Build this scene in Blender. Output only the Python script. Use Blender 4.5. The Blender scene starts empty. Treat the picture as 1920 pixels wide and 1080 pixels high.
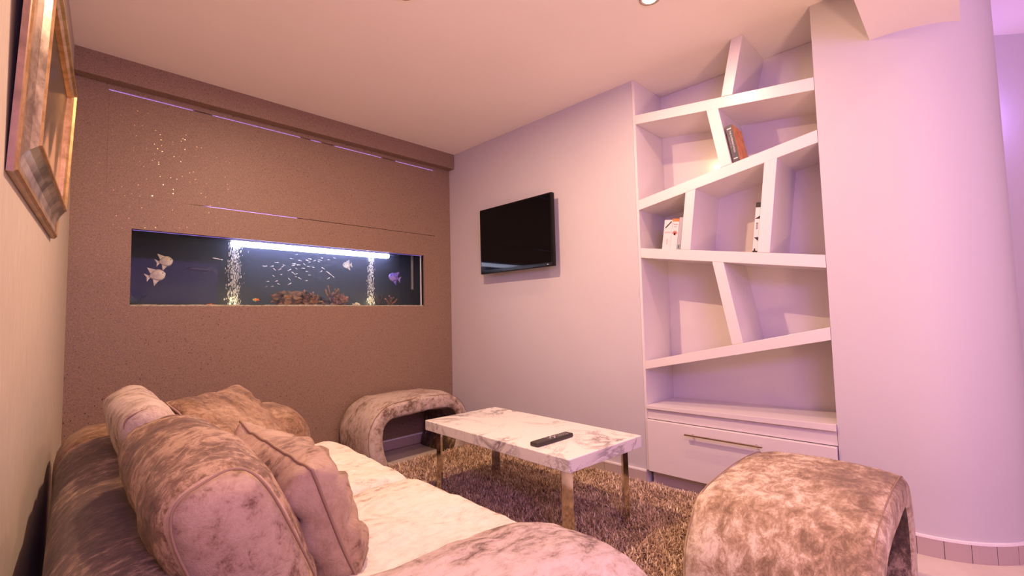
import bpy, math, random
import numpy as np
from mathutils import Vector, Matrix, noise
random.seed(7)
rng = np.random.default_rng(7)
SC = bpy.context.scene
COL = SC.collection

# ------------------------------------------------------------------ camera
CAMH = 1.03
cam_d = bpy.data.cameras.new('camera'); cam = bpy.data.objects.new('camera', cam_d); COL.objects.link(cam)
cam_d.sensor_width = 36.0; cam_d.lens = 36.0 * 874.0 / 1920.0; cam_d.clip_start = 0.02
def _ray(u, v): return Vector((u - 960.0, 540.0 - v, -874.0))
_X = _ray(1825, 574).normalized(); _Y = _ray(74, 616); _Y = (_Y - _X * _X.dot(_Y)).normalized(); _Z = _X.cross(_Y)
R = Matrix((_X, _Y, _Z))
cam.matrix_world = Matrix.Translation((0, 0, CAMH)) @ R.to_4x4()
SC.camera = cam

# ------------------------------------------------------------------ world, lights, exposure
SC.view_settings.view_transform = 'Standard'
SC.view_settings.look = 'None'
SC.view_settings.gamma = 1.0
SC.view_settings.use_curve_mapping = False
SC.view_settings.exposure = 0.06
w = bpy.data.worlds.new('world'); SC.world = w; w.use_nodes = True
w.node_tree.nodes['Background'].inputs[0].default_value = (0.55, 0.4, 0.8, 1)
w.node_tree.nodes['Background'].inputs[1].default_value = 0.02

WARM = (1.0, 0.62, 0.39)
VIOLET = (0.42, 0.22, 1.0)
CEIL = 2.525
def area(name, loc, rot, size, power, color, shape='DISK', size_y=None, spread=180):
    l = bpy.data.lights.new(name, 'AREA'); l.shape = shape; l.size = size
    if size_y: l.size_y = size_y
    l.energy = power; l.color = color; l.spread = math.radians(spread)
    o = bpy.data.objects.new(name, l); COL.objects.link(o); o.location = loc; o.rotation_euler = rot
    return o
# recessed ceiling spots (two at the picture's upper edge, three added behind as unseen fill)
SPOTS = [(1.99, 1.00, 12), (1.13, 1.76, 47), (0.85, -0.35, 8), (1.7, -1.5, 5), (0.4, -2.2, 24)]
for x, y, p in SPOTS:
    area('spot_light', (x, y, CEIL - 0.022), (0, 0, 0), 0.05, p, WARM)
# violet LED lit room behind the camera and round the column
area('violet_light', (1.5, -2.6, 1.75), (math.radians(84), 0, math.radians(-8)), 1.4, 16, VIOLET, 'RECTANGLE', 0.7)
area('violet_light', (0.0, -0.75, 1.75), (math.radians(84), 0, math.radians(-66)), 0.8, 27, VIOLET, 'RECTANGLE', 0.4)
area('ceiling_fill_light', (0.55, -1.0, 0.25), (math.radians(180), 0, 0), 0.35, 48, (1.0, 0.60, 0.40))  # unseen fill added to lift the ceiling and shelf undersides
vl = bpy.data.lights.new('violet_column_light', 'POINT'); vl.energy = 4.0; vl.color = (0.5, 0.27, 1.0); vl.shadow_soft_size = 0.05
vo_ = bpy.data.objects.new('violet_column_light', vl); COL.objects.link(vo_); vo_.location = (3.50, -0.10, 2.05)

# ------------------------------------------------------------------ materials
def newmat(name):
    m = bpy.data.materials.new(name); m.use_nodes = True
    nt = m.node_tree; b = nt.nodes['Principled BSDF']
    return m, nt, b
def simple(name, col, rough=0.5, metal=0.0, emit=None, es=0.0, coat=0.0, spec=None):
    m, nt, b = newmat(name)
    b.inputs['Base Color'].default_value = (*col, 1); b.inputs['Roughness'].default_value = rough
    b.inputs['Metallic'].default_value = metal; b.inputs['Coat Weight'].default_value = coat
    if spec is not None: b.inputs['Specular IOR Level'].default_value = spec
    if emit:
        b.inputs['Emission Color'].default_value = (*emit, 1); b.inputs['Emission Strength'].default_value = es
    return m
def N(nt, t, **kw):
    n = nt.nodes.new(t)
    for k, v in kw.items():
        if k in n.inputs: n.inputs[k].default_value = v
        else: setattr(n, k, v)
    return n
def ramp(nt, stops):
    r = nt.nodes.new('ShaderNodeValToRGB'); e = r.color_ramp.elements
    while len(e) < len(stops): e.new(0.5)
    for el, (p, c) in zip(e, stops):
        el.position = p; el.color = (*c, 1) if len(c) == 3 else c
    return r
def coords(nt, scale=(1, 1, 1), rot=(0, 0, 0)):
    tc = nt.nodes.new('ShaderNodeTexCoord'); mp = nt.nodes.new('ShaderNodeMapping')
    mp.inputs['Scale'].default_value = scale; mp.inputs['Rotation'].default_value = rot
    nt.links.new(tc.outputs['Object'], mp.inputs[0]); return mp.outputs[0]
def bump(nt, b, src, strength, dist=0.01):
    bp = nt.nodes.new('ShaderNodeBump'); bp.inputs['Strength'].default_value = strength; bp.inputs['Distance'].default_value = dist
    nt.links.new(src, bp.inputs['Height']); nt.links.new(bp.outputs[0], b.inputs['Normal'])

def plaster(name, col, rough=0.6, bs=0.05, coat=0.0):
    m, nt, b = newmat(name); v = coords(nt)
    n = N(nt, 'ShaderNodeTexNoise', Scale=90.0, Detail=4.0); nt.links.new(v, n.inputs['Vector'])
    n2 = N(nt, 'ShaderNodeTexNoise', Scale=1.5, Detail=2.0); nt.links.new(v, n2.inputs['Vector'])
    r = ramp(nt, [(0.3, tuple(c * 0.97 for c in col)), (0.7, col)]); nt.links.new(n2.outputs[0], r.inputs[0])
    nt.links.new(r.outputs[0], b.inputs['Base Color']); b.inputs['Roughness'].default_value = rough
    b.inputs['Coat Weight'].default_value = coat; b.inputs['Coat Roughness'].default_value = 0.15
    bump(nt, b, n.outputs[0], bs, 0.002); return m
M = {}
M['wall'] = plaster('white_wall_paint', (0.59, 0.555, 0.59))
M['ceiling'] = plaster('ceiling_paint', (0.93, 0.86, 0.79), 0.7)
M['lacquer'] = plaster('white_lacquer', (0.76, 0.70, 0.705), 0.35, 0.12, 0.25)
M['cap'] = simple('white_cap', (0.88, 0.84, 0.84), 0.3)

def velvet(name, dark, mid, light, scale=5.0, stretch=(1, 1.8, 1), t=(0.36, 0.50, 0.60), seed=0.0, end=None):
    m, nt, b = newmat(name)
    v = coords(nt, stretch); off = nt.nodes.new('ShaderNodeVectorMath'); off.operation = 'ADD'
    off.inputs[1].default_value = (seed, seed * 1.7, seed * 0.6); nt.links.new(v, off.inputs[0]); v = off.outputs[0]
    big = N(nt, 'ShaderNodeTexNoise', Scale=scale * 0.75, Detail=3.0, Roughness=0.55, Distortion=0.25)
    fine = N(nt, 'ShaderNodeTexNoise', Scale=scale * 5.5, Detail=8.0, Roughness=0.78, Distortion=0.3)
    nt.links.new(v, big.inputs['Vector']); nt.links.new(v, fine.inputs['Vector'])
    mx = N(nt, 'ShaderNodeMath', operation='MULTIPLY_ADD'); mx.inputs[1].default_value = 0.62
    sc = N(nt, 'ShaderNodeMath', operation='MULTIPLY'); sc.inputs[1].default_value = 0.42
    nt.links.new(big.outputs[0], sc.inputs[0]); nt.links.new(fine.outputs[0], mx.inputs[0]); nt.links.new(sc.outputs[0], mx.inputs[2])
    r = ramp(nt, [(t[0], dark), (t[1], mid), (t[2], light)]); nt.links.new(mx.outputs[0], r.inputs[0])
    col = r.outputs[0]
    if end:                                    # the end panels of the cushion are paler
        tc = nt.nodes.new('ShaderNodeTexCoord'); sx = nt.nodes.new('ShaderNodeSeparateXYZ'); nt.links.new(tc.outputs['Object'], sx.inputs[0])
        ay = N(nt, 'ShaderNodeMath', operation='ABSOLUTE'); nt.links.new(sx.outputs[1], ay.inputs[0])
        ge = N(nt, 'ShaderNodeMath', operation='GREATER_THAN'); ge.inputs[1].default_value = end; nt.links.new(ay.outputs[0], ge.inputs[0])
        r2 = ramp(nt, [(0.44, (0.20, 0.11, 0.07)), (0.51, (0.46, 0.31, 0.22)), (0.6, (0.55, 0.39, 0.29))]); nt.links.new(mx.outputs[0], r2.inputs[0])
        mm = nt.nodes.new('ShaderNodeMix'); mm.data_type = 'RGBA'; nt.links.new(ge.outputs[0], mm.inputs[0]); nt.links.new(col, mm.inputs[6]); nt.links.new(r2.outputs[0], mm.inputs[7]); col = mm.outputs[2]
    nt.links.new(col, b.inputs['Base Color'])
    b.inputs['Roughness'].default_value = 0.48; b.inputs['Specular IOR Level'].default_value = 0.35; b.inputs['Sheen Weight'].default_value = 0.12
    b.inputs['Sheen Roughness'].default_value = 0.35; b.inputs['Sheen Tint'].default_value = (1.0, 0.9, 0.84, 1)
    bump(nt, b, fine.outputs[0], 0.5, 0.014); return m
M['velvet'] = velvet('crushed_velvet', (0.10, 0.055, 0.033), (0.27, 0.165, 0.11), (0.56, 0.41, 0.31), 5, t=(0.44, 0.525, 0.60))
M['velvet_cushion'] = velvet('cushion_crushed_velvet', (0.09, 0.045, 0.022), (0.22, 0.125, 0.07), (0.50, 0.34, 0.22), 5, (1, 1.2, 1), t=(0.44, 0.535, 0.60), seed=2.0, end=.328)
M['velvet_lit'] = velvet('lit_crushed_velvet', (0.34, 0.24, 0.16), (0.70, 0.62, 0.50), (0.80, 0.74, 0.63), 4.0, t=(0.38, 0.455, 0.56))  # sofa velvet made paler: bright light on the seat is in the colour
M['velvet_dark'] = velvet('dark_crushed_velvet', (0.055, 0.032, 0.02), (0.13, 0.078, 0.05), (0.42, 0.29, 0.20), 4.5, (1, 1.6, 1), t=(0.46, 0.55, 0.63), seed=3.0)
M['velvet_gold'] = velvet('golden_crushed_velvet', (0.12, 0.06, 0.03), (0.27, 0.155, 0.085), (0.46, 0.31, 0.20), 6, t=(0.42, 0.51, 0.62), seed=5.0)
M['velvet_tan'] = velvet('tan_crushed_velvet', (0.20, 0.125, 0.07), (0.42, 0.29, 0.175), (0.74, 0.63, 0.46), 3.4, (1, 1.4, 1), t=(0.43, 0.515, 0.60), seed=9.0)
M['velvet_soft'] = velvet('soft_tan_velvet', (0.16, 0.09, 0.055), (0.40, 0.265, 0.17), (0.52, 0.37, 0.26), 4.0, t=(0.40, 0.47, 0.60), seed=14.0)
M['velvet_rose'] = velvet('rose_crushed_velvet', (0.16, 0.10, 0.065), (0.50, 0.39, 0.31), (0.62, 0.52, 0.45), 4.0, t=(0.42, 0.50, 0.58), seed=11.0)
M['piping'] = simple('velvet_piping', (0.30, 0.19, 0.13), 0.6)
M['underlining'] = simple('underlining_cloth', (0.06, 0.045, 0.045), 0.9)

# glitter wallpaper
m, nt, b = newmat('glitter_wallpaper'); v = coords(nt)
n = N(nt, 'ShaderNodeTexNoise', Scale=160.0, Detail=4.0, Roughness=0.7); nt.links.new(v, n.inputs['Vector'])
r = ramp(nt, [(0.32, (0.165, 0.107, 0.07)), (0.68, (0.335, 0.22, 0.15))]); nt.links.new(n.outputs[0], r.inputs[0])
nt.links.new(r.outputs[0], b.inputs['Base Color']); b.inputs['Roughness'].default_value = 0.5
vo = N(nt, 'ShaderNodeTexVoronoi', Scale=260.0); nt.links.new(v, vo.inputs['Vector'])
sep = nt.nodes.new('ShaderNodeSeparateColor'); nt.links.new(vo.outputs['Color'], sep.inputs[0])
gt = N(nt, 'ShaderNodeMath', operation='GREATER_THAN'); gt.inputs[1].default_value = 0.993; nt.links.new(sep.outputs[0], gt.inputs[0])
nt.links.new(gt.outputs[0], b.inputs['Metallic'])
rr = N(nt, 'ShaderNodeMapRange'); rr.inputs['To Min'].default_value = 0.5; rr.inputs['To Max'].default_value = 0.22
nt.links.new(gt.outputs[0], rr.inputs[0]); nt.links.new(rr.outputs[0], b.inputs['Roughness'])
geo = nt.nodes.new('ShaderNodeNewGeometry')
sb = N(nt, 'ShaderNodeVectorMath', operation='SUBTRACT'); sb.inputs[1].default_value = (0.5, 0.5, 0.5); nt.links.new(vo.outputs['Color'], sb.inputs[0])
s2 = N(nt, 'ShaderNodeVectorMath', operation='SCALE'); nt.links.new(sb.outputs[0], s2.inputs[0])
sm = N(nt, 'ShaderNodeMath', operation='MULTIPLY'); sm.inputs[1].default_value = 0.22; nt.links.new(gt.outputs[0], sm.inputs[0]); nt.links.new(sm.outputs[0], s2.inputs['Scale'])
ad = N(nt, 'ShaderNodeVectorMath', operation='ADD'); nt.links.new(geo.outputs['Normal'], ad.inputs[0]); nt.links.new(s2.outputs[0], ad.inputs[1])
nm = N(nt, 'ShaderNodeVectorMath', operation='NORMALIZE'); nt.links.new(ad.outputs[0], nm.inputs[0])
nt.links.new(nm.outputs[0], b.inputs['Normal']); M['glitter'] = m

# cream wallpaper, fine vertical weave
m, nt, b = newmat('cream_wallpaper'); v = coords(nt, (120, 120, 6))
n = N(nt, 'ShaderNodeTexNoise', Scale=2.0, Detail=3.0); nt.links.new(v, n.inputs['Vector'])
r = ramp(nt, [(0.3, (0.46, 0.40, 0.34)), (0.7, (0.57, 0.50, 0.43))]); nt.links.new(n.outputs[0], r.inputs[0])
nt.links.new(r.outputs[0], b.inputs['Base Color']); b.inputs['Roughness'].default_value = 0.7; bump(nt, b, n.outputs[0], 0.2, 0.002)
M['cream'] = m

# floor tile
m, nt, b = newmat('beige_floor_tile'); v = coords(nt)
n = N(nt, 'ShaderNodeTexNoise', Scale=5.0, Detail=5.0); nt.links.new(v, n.inputs['Vector'])
r = ramp(nt, [(0.3, (0.56, 0.47, 0.41)), (0.7, (0.68, 0.59, 0.52))]); nt.links.new(n.outputs[0], r.inputs[0])
nt.links.new(r.outputs[0], b.inputs['Base Color']); b.inputs['Roughness'].default_value = 0.3; M['tile'] = m
M['grout'] = simple('grout', (0.40, 0.33, 0.30), 0.9)
M['skirt'] = plaster('skirting_tile', (0.50, 0.39, 0.37), 0.4)

# marble
m, nt, b = newmat('marble'); v = coords(nt)
n1 = N(nt, 'ShaderNodeTexNoise', Scale=3.1, Detail=8.0, Roughness=0.66, Distortion=1.5); nt.links.new(v, n1.inputs['Vector'])
s = N(nt, 'ShaderNodeMath', operation='SUBTRACT'); s.inputs[1].default_value = 0.5; nt.links.new(n1.outputs[0], s.inputs[0])
a = N(nt, 'ShaderNodeMath', operation='ABSOLUTE'); nt.links.new(s.outputs[0], a.inputs[0])
n2 = N(nt, 'ShaderNodeTexNoise', Scale=3.0, Detail=3.0); nt.links.new(v, n2.inputs['Vector'])
k = N(nt, 'ShaderNodeMapRange'); k.inputs['From Min'].default_value = 0.38; k.inputs['From Max'].default_value = 0.66
k.inputs['To Min'].default_value = 0.06; k.inputs['To Max'].default_value = 0.0; nt.links.new(n2.outputs[0], k.inputs[0])
a2 = N(nt, 'ShaderNodeMath', operation='ADD'); nt.links.new(a.outputs[0], a2.inputs[0]); nt.links.new(k.outputs[0], a2.inputs[1])
r = ramp(nt, [(0.0, (0.16, 0.145, 0.15)), (0.02, (0.42, 0.38, 0.37)), (0.07, (0.80, 0.77, 0.73))]); nt.links.new(a2.outputs[0], r.inputs[0])
nt.links.new(r.outputs[0], b.inputs['Base Color']); b.inputs['Roughness'].default_value = 0.18; M['marble'] = m
M['chrome'] = simple('chrome', (0.72, 0.66, 0.60), 0.08, 1.0)
M['steel'] = simple('brushed_steel', (0.60, 0.52, 0.44), 0.25, 1.0)
M['black'] = simple('black_plastic', (0.006, 0.0055, 0.006), 0.18, spec=0.2)
M['screen'] = simple('black_screen', (0.003, 0.003, 0.004), 0.04, spec=0.18)
M['remote'] = simple('remote_plastic', (0.035, 0.028, 0.026), 0.45)
M['rubber'] = simple('grey_rubber', (0.22, 0.2, 0.2), 0.7)
M['led'] = simple('led_strip_glow', (0.2, 0.1, 0.3), 0.5, emit=(0.55, 0.32, 1.0), es=5.0)
M['led_lamp'] = simple('tank_lamp_glow', (0.8, 0.8, 0.9), 0.5, emit=(0.72, 0.70, 1.0), es=14.0)
M['hood_lip'] = simple('hood_edge_glow', (0.2, 0.1, 0.3), 0.5, emit=(0.42, 0.24, 1.0), es=0.8)
M['bulb'] = simple('spot_bulb', (1, 1, 1), 0.5, emit=(1.0, 0.85, 0.6), es=18.0)

# rug fibre: each strand has its own tone
m, nt, b = newmat('shag_fibre')
at = nt.nodes.new('ShaderNodeAttribute'); at.attribute_name = 'tone'
r = ramp(nt, [(0.0, (0.15, 0.09, 0.055)), (0.5, (0.62, 0.41, 0.27)), (1.0, (0.95, 0.80, 0.60))]); nt.links.new(at.outputs['Fac'], r.inputs[0])
nt.links.new(r.outputs[0], b.inputs['Base Color']); b.inputs['Roughness'].default_value = 0.35; M['shag'] = m
M['rug_back'] = simple('rug_backing', (0.12, 0.075, 0.05), 0.95)

# frame finishes
def mottled(name, c1, c2, sc, rough, metal, st=(1, 1, 1)):
    m, nt, b = newmat(name); v = coords(nt, st)
    n = N(nt, 'ShaderNodeTexNoise', Scale=sc, Detail=6.0, Roughness=0.65, Distortion=0.6); nt.links.new(v, n.inputs['Vector'])
    r = ramp(nt, [(0.38, c1), (0.62, c2)]); nt.links.new(n.outputs[0], r.inputs[0]); nt.links.new(r.outputs[0], b.inputs['Base Color'])
    b.inputs['Roughness'].default_value = rough; b.inputs['Metallic'].default_value = metal; bump(nt, b, n.outputs[0], 0.15, 0.004); return m
M['frame_side'] = mottled('copper_frame_side', (0.24, 0.15, 0.09), (0.42, 0.26, 0.16), 9, 0.4, 0.3)
M['frame_silver'] = mottled('tarnished_silver_leaf', (0.20, 0.15, 0.12), (0.62, 0.50, 0.40), 9, 0.28, 0.6, (1, 1, 1))
M['frame_gold'] = mottled('gilt_bead', (0.42, 0.26, 0.11), (0.66, 0.44, 0.22), 20, 0.3, 0.7)
m, nt, b = newmat('abstract_painting'); v = coords(nt, (1, 1.0, 0.55), (0.5, 0, 0))
wv = N(nt, 'ShaderNodeTexWave', Scale=2.6, Distortion=6.0, Detail=2.5); wv.inputs['Detail Scale'].default_value = 0.9; nt.links.new(v, wv.inputs['Vector'])
r = ramp(nt, [(0.30, (0.05, 0.04, 0.035)), (0.48, (0.16, 0.12, 0.10)), (0.58, (0.48, 0.30, 0.20)), (0.85, (0.60, 0.42, 0.29))]); nt.links.new(wv.outputs[0], r.inputs[0])
nt.links.new(r.outputs[0], b.inputs['Base Color']); b.inputs['Roughness'].default_value = 0.25; M['painting'] = m

# tank
m, nt, b = newmat('tank_glass'); nt.nodes.remove(b)
tr = nt.nodes.new('ShaderNodeBsdfTransparent'); gl = nt.nodes.new('ShaderNodeBsdfGlossy'); gl.inputs['Roughness'].default_value = 0.02
fr = N(nt, 'ShaderNodeFresnel', IOR=1.15); mx = nt.nodes.new('ShaderNodeMixShader')
tr.inputs[0].default_value = (0.93, 0.96, 0.95, 1)
nt.links.new(fr.outputs[0], mx.inputs[0]); nt.links.new(tr.outputs[0], mx.inputs[1]); nt.links.new(gl.outputs[0], mx.inputs[2])
nt.links.new(mx.outputs[0], nt.nodes['Material Output'].inputs[0]); M['glass'] = m
m, nt, b = newmat('tank_water'); nt.nodes.remove(b)
vs = nt.nodes.new('ShaderNodeVolumeScatter'); vs.inputs['Density'].default_value = 1.5; vs.inputs['Color'].default_value = (0.5, 0.55, 0.95, 1); vs.inputs['Anisotropy'].default_value = 0.2
nt.links.new(vs.outputs[0], nt.nodes['Material Output'].inputs['Volume']); M['water'] = m
M['tank_back'] = simple('tank_back_panel', (0.045, 0.05, 0.038), 0.6)
M['tank_dark'] = simple('tank_black_trim', (0.02, 0.02, 0.022), 0.5)
M['gravel'] = mottled('pale_gravel', (0.45, 0.36, 0.25), (0.75, 0.66, 0.5), 60, 0.8, 0)
M['rock'] = mottled('brown_reef_rock', (0.012, 0.009, 0.006), (0.42, 0.19, 0.07), 16, 0.8, 0)
M['rock_dark'] = mottled('dark_reef_rock', (0.008, 0.008, 0.007), (0.12, 0.07, 0.045), 20, 0.8, 0)
M['coral_pink'] = mottled('pink_coral', (0.05, 0.025, 0.02), (0.45, 0.20, 0.15), 22, 0.7, 0)
M['plant'] = mottled('dark_water_plant', (0.008, 0.02, 0.008), (0.03, 0.07, 0.025), 30, 0.6, 0)
M['fish_white'] = mottled('pale_fish_scale', (0.62, 0.50, 0.42), (0.9, 0.8, 0.72), 25, 0.35, 0.0)
M['fish_violet'] = mottled('violet_fish_scale', (0.10, 0.06, 0.8), (0.5, 0.4, 0.9), 25, 0.35, 0.0)
M['fish_silver'] = simple('silver_fish_scale', (0.92, 0.9, 0.95), 0.3, 0.0, emit=None)
M['fish_orange'] = simple('orange_fish_scale', (0.9, 0.22, 0.05), 0.4)
M['fish_yellow'] = simple('yellow_tail', (0.9, 0.7, 0.15), 0.4)
M['fish_dark'] = simple('dark_catfish', (0.03, 0.03, 0.04), 0.5)
M['bubble'] = simple('air_bubbles', (0.95, 0.95, 1.0), 0.1)

# ------------------------------------------------------------------ mesh helpers
def mesh(name, verts, faces, mat, parent=None, smooth=False, loc=None, mats=None, midx=None):
    me = bpy.data.meshes.new(name); me.from_pydata([tuple(v) for v in verts], [], faces); me.update()
    if mat is not None: me.materials.append(mat)
    for mm in (mats or []): me.materials.append(mm)
    if midx: me.polygons.foreach_set('material_index', midx)
    if smooth: me.polygons.foreach_set('use_smooth', [True] * len(me.polygons))
    o = bpy.data.objects.new(name, me); COL.objects.link(o)
    if parent is not None: o.parent = parent
    if loc: o.location = loc
    return o
def tag(o, label=None, cat=None, group=None, kind=None):
    if label: o['label'] = label
    if cat: o['category'] = cat
    if group: o['group'] = group
    if kind: o['kind'] = kind
    return o
def thing(name, label, cat, loc=(0, 0, 0), rz=0.0, group=None):
    o = bpy.data.objects.new(name, None); COL.objects.link(o); o.location = loc; o.rotation_euler = (0, 0, rz)
    o.empty_display_size = 0.1
    return tag(o, label, cat, group)
class G:
    """geometry collector"""
    def __init__(s): s.v = []; s.f = []
    def add(s, v, f):
        k = len(s.v); s.v += [tuple(p) for p in v]; s.f += [tuple(i + k for i in q) for q in f]; return s
    def box(s, x0, x1, y0, y1, z0, z1, M4=None):
        v = [Vector((x, y, z)) for x in (x0, x1) for y in (y0, y1) for z in (z0, z1)]
        if M4: v = [M4 @ p for p in v]
        return s.add(v, [(0, 1, 3, 2), (4, 6, 7, 5), (0, 4, 5, 1), (2, 3, 7, 6), (0, 2, 6, 4), (1, 5, 7, 3)])
    def prism(s, pts, axis, a, b):
        """polygon pts extruded along axis: 'x' (pts y,z)  'z' (pts x,y)  'y' (pts x,z)"""
        def P(p, t): return {'x': (t, p[0], p[1]), 'z': (p[0], p[1], t), 'y': (p[0], t, p[1])}[axis]
        n = len(pts); v = [P(p, a) for p in pts] + [P(p, b) for p in pts]
        f = [tuple(range(n))[::-1], tuple(range(n, 2 * n))] + [(i, (i + 1) % n, n + (i + 1) % n, n + i) for i in range(n)]
        return s.add(v, f)
    def tube(s, path, r, seg=8, caps=True):
        path = [Vector(p) for p in path]; n = len(path); rings = []; up = None
        for i, p in enumerate(path):
            t = (path[min(i + 1, n - 1)] - path[max(i - 1, 0)]).normalized()
            if up is None: up = t.orthogonal().normalized()
            up = (up - t * up.dot(t)).normalized(); sd = t.cross(up)
            rr = r[i] if isinstance(r, (list, tuple)) else r
            rings.append([p + (up * math.cos(2 * math.pi * k / seg) + sd * math.sin(2 * math.pi * k / seg)) * rr for k in range(seg)])
        v = [q for ring in rings for q in ring]
        f = [(i * seg + k, i * seg + (k + 1) % seg, (i + 1) * seg + (k + 1) % seg, (i + 1) * seg + k) for i in range(n - 1) for k in range(seg)]
        if caps: f += [tuple(range(seg))[::-1], tuple((n - 1) * seg + k for k in range(seg))]
        return s.add(v, f)
    def obj(s, name, mat, parent=None, smooth=False, bevel=0.0, seg=2):
        o = mesh(name, s.v, s.f, mat, parent, smooth)
        import bmesh
        bm = bmesh.new(); bm.from_mesh(o.data); bmesh.ops.recalc_face_normals(bm, faces=bm.faces)
        if bevel > 0:
            bmesh.ops.bevel(bm, geom=[e for e in bm.edges if e.calc_face_angle(0) > 0.5] , offset=bevel, segments=seg, affect='EDGES', profile=0.5)
        bm.to_mesh(o.data); bm.free()
        return o
def rbox(hx, hy, hz, r, n=10, fn=None):
    """rounded box; fn deforms each vertex"""
    idx = {}; V = []; F = []
    def vert(p):
        k = tuple(round(c, 6) for c in p)
        if k not in idx: idx[k] = len(V); V.append(Vector(p))
        return idx[k]
    H = (hx, hy, hz); nn = [max(4, int(n * h / max(H))) for h in H]
    def grid(h, m):
        k = max(2, int(m))
        inner = [-(h - r) + 2 * (h - r) * i / k for i in range(k + 1)]
        ed = [0.0, 0.25, 0.5, 0.75]
        e = [-h + r * (1 - math.cos(t * math.pi / 2)) for t in ed[:]]
        return e + inner + [-a for a in e[::-1]]
    G3 = [grid(H[i], nn[i]) for i in range(3)]
    for ax in range(3):
        u, w_ = [(1, 2), (2, 0), (0, 1)][ax]
        for sgn in (-1, 1):
            gu, gw = G3[u], G3[w_]; ids = []
            for a in gu:
                row = []
                for b_ in gw:
                    p = [0, 0, 0]; p[ax] = sgn * H[ax]; p[u] = a; p[w_] = b_; row.append(vert(p))
                ids.append(row)
            for i in range(len(gu) - 1):
                for j in range(len(gw) - 1):
                    q = (ids[i][j], ids[i + 1][j], ids[i + 1][j + 1], ids[i][j + 1])
                    F.append(q if sgn > 0 else q[::-1])
    out = []
    for p in V:
        c = Vector([max(-(H[i] - r), min(H[i] - r, p[i])) for i in range(3)]); d = p - c
        q = c + d.normalized() * r if d.length > 1e-9 else p
        out.append(fn(q, H) if fn else q)
    return out, F
def fbm(p, s, o=0.0):
    return noise.fractal(Vector((p[0] * s + o, p[1] * s + o * .7, p[2] * s - o)), 0.6, 2.0, 4)
def text_mesh(name, txt, size, mat, M4, parent, extrude=0.0006, align='CENTER'):
    c = bpy.data.curves.new(name, 'FONT'); c.body = txt; c.size = size; c.extrude = extrude; c.align_x = align; c.align_y = 'CENTER'; c.resolution_u = 2
    t = bpy.data.objects.new(name + '_tmp', c); COL.objects.link(t)
    dg = bpy.context.evaluated_depsgraph_get(); me = bpy.data.meshes.new_from_object(t.evaluated_get(dg)); me.name = name
    bpy.data.objects.remove(t); me.transform(M4); me.materials.clear(); me.materials.append(mat)
    o = bpy.data.objects.new(name, me); COL.objects.link(o); o.parent = parent; return o

# ------------------------------------------------------------------ the setting
XB = 2.626; YA = 3.37
# wall C (left), slightly out of square
SL = 0.080
def xc(y): return 0.095 + SL * (y - YA)
tag(G().prism([(xc(-4), -4), (xc(YA), YA), (xc(YA) - .12, YA), (xc(-4) - .12, -4)], 'z', 0, CEIL + .1).obj('wall_left', M['cream']), kind='structure')
# floor: slab + tiles
fl = tag(G().box(-0.8, 6, -4.2, 3.9, -0.1, -0.006).obj('floor', M['grout']), kind='structure')
tm = G().box(-.298, .298, -.298, .298, -0.006, 0.0).obj('tile', M['tile'], fl, bevel=0.0015, seg=1)
first = True
for i in range(0, 8):
    for j in range(-3, 6):
        x = 0.32 + i * .6; y = 0.05 + j * .6
        if y > YA + .2: continue
        o = tm if first else tm.copy()
        if not first: COL.objects.link(o)
        first = False; o.location = (x, y, 0)
tag(G().box(-0.8, 6, -4.2, 3.9, CEIL, CEIL + .1).obj('ceiling', M['ceiling']), kind='structure')
# rear and far walls that close the room
tag(G().box(-0.8, 6, -4.2, -4.0, 0, CEIL).obj('wall_rear', M['wall']), kind='structure')
tag(G().box(5.8, 6, -4.0, 3.9, 0, CEIL).obj('wall_far', M['wall']), kind='structure')
tag(G().prism([(3.40, .16), (5.9, -2.85), (5.9, -2.6), (3.5, .3)], 'z', 0, CEIL).obj('wall_diagonal', M['wall']), kind='structure')

# wall A (back) with the tank opening and the service panel above it
HX0, HX1, HZ0, HZ1 = 0.353, 2.337, 1.143, 1.584
SX0, SX1, SZ0, SZ1 = 0.238, 2.457, 1.767, 2.360
T0, T1 = YA, YA + .016
g = G()
g.box(0.0, SX0, T0, T1, 0, CEIL)
g.box(SX1, 2.75, T0, T1, 0, CEIL)
g.box(SX0, SX1, T0, T1, 0, HZ0)
g.box(SX0, HX0, T0, T1, HZ0, HZ1); g.box(HX1, SX1, T0, T1, HZ0, HZ1)
g.box(SX0, SX1, T0, T1, HZ1, SZ0 - .001)
g.box(SX0, SX1, T0, T1, SZ1 + .003, CEIL)
wb = tag(g.obj('wall_back', M['glitter']), kind='structure')
G().prism([(SX0 + .0005, SZ0 - .0006), (.60, SZ0 - .0006), (.75, SZ0 + .0035), (SX1 - .0005, SZ0 + .0025), (SX1 - .0005, SZ1 - .0035), (SX0 + .0005, SZ1 - .0035)], 'y', T0, T1).obj('access_panel', M['glitter'], wb)
for x0, x1 in ((.238, .637), (.745, 1.29), (1.37, 1.44), (1.55, 1.94), (2.08, 2.452)):
    G().box(x0, x1, T1 + .004, T1 + .016, SZ1 - .02, SZ1 + .02).obj('light_strip', M['led'], wb)
G().box(.70, 1.27, T1 + .004, T1 + .016, SZ0 - .02, SZ0 + .02).obj('light_strip', M['led'], wb)
# pelmet box along the top of wall A
pm = tag(G().box(xc(YA) - .01, XB, 3.295, YA, 2.392, CEIL).obj('trim_1', M['glitter']), kind='structure')
tag(G().box(-.3, 3.4, 3.95, 4.05, 0, CEIL + .1).obj('wall_behind_tank', M['tank_dark']), kind='structure')

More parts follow.
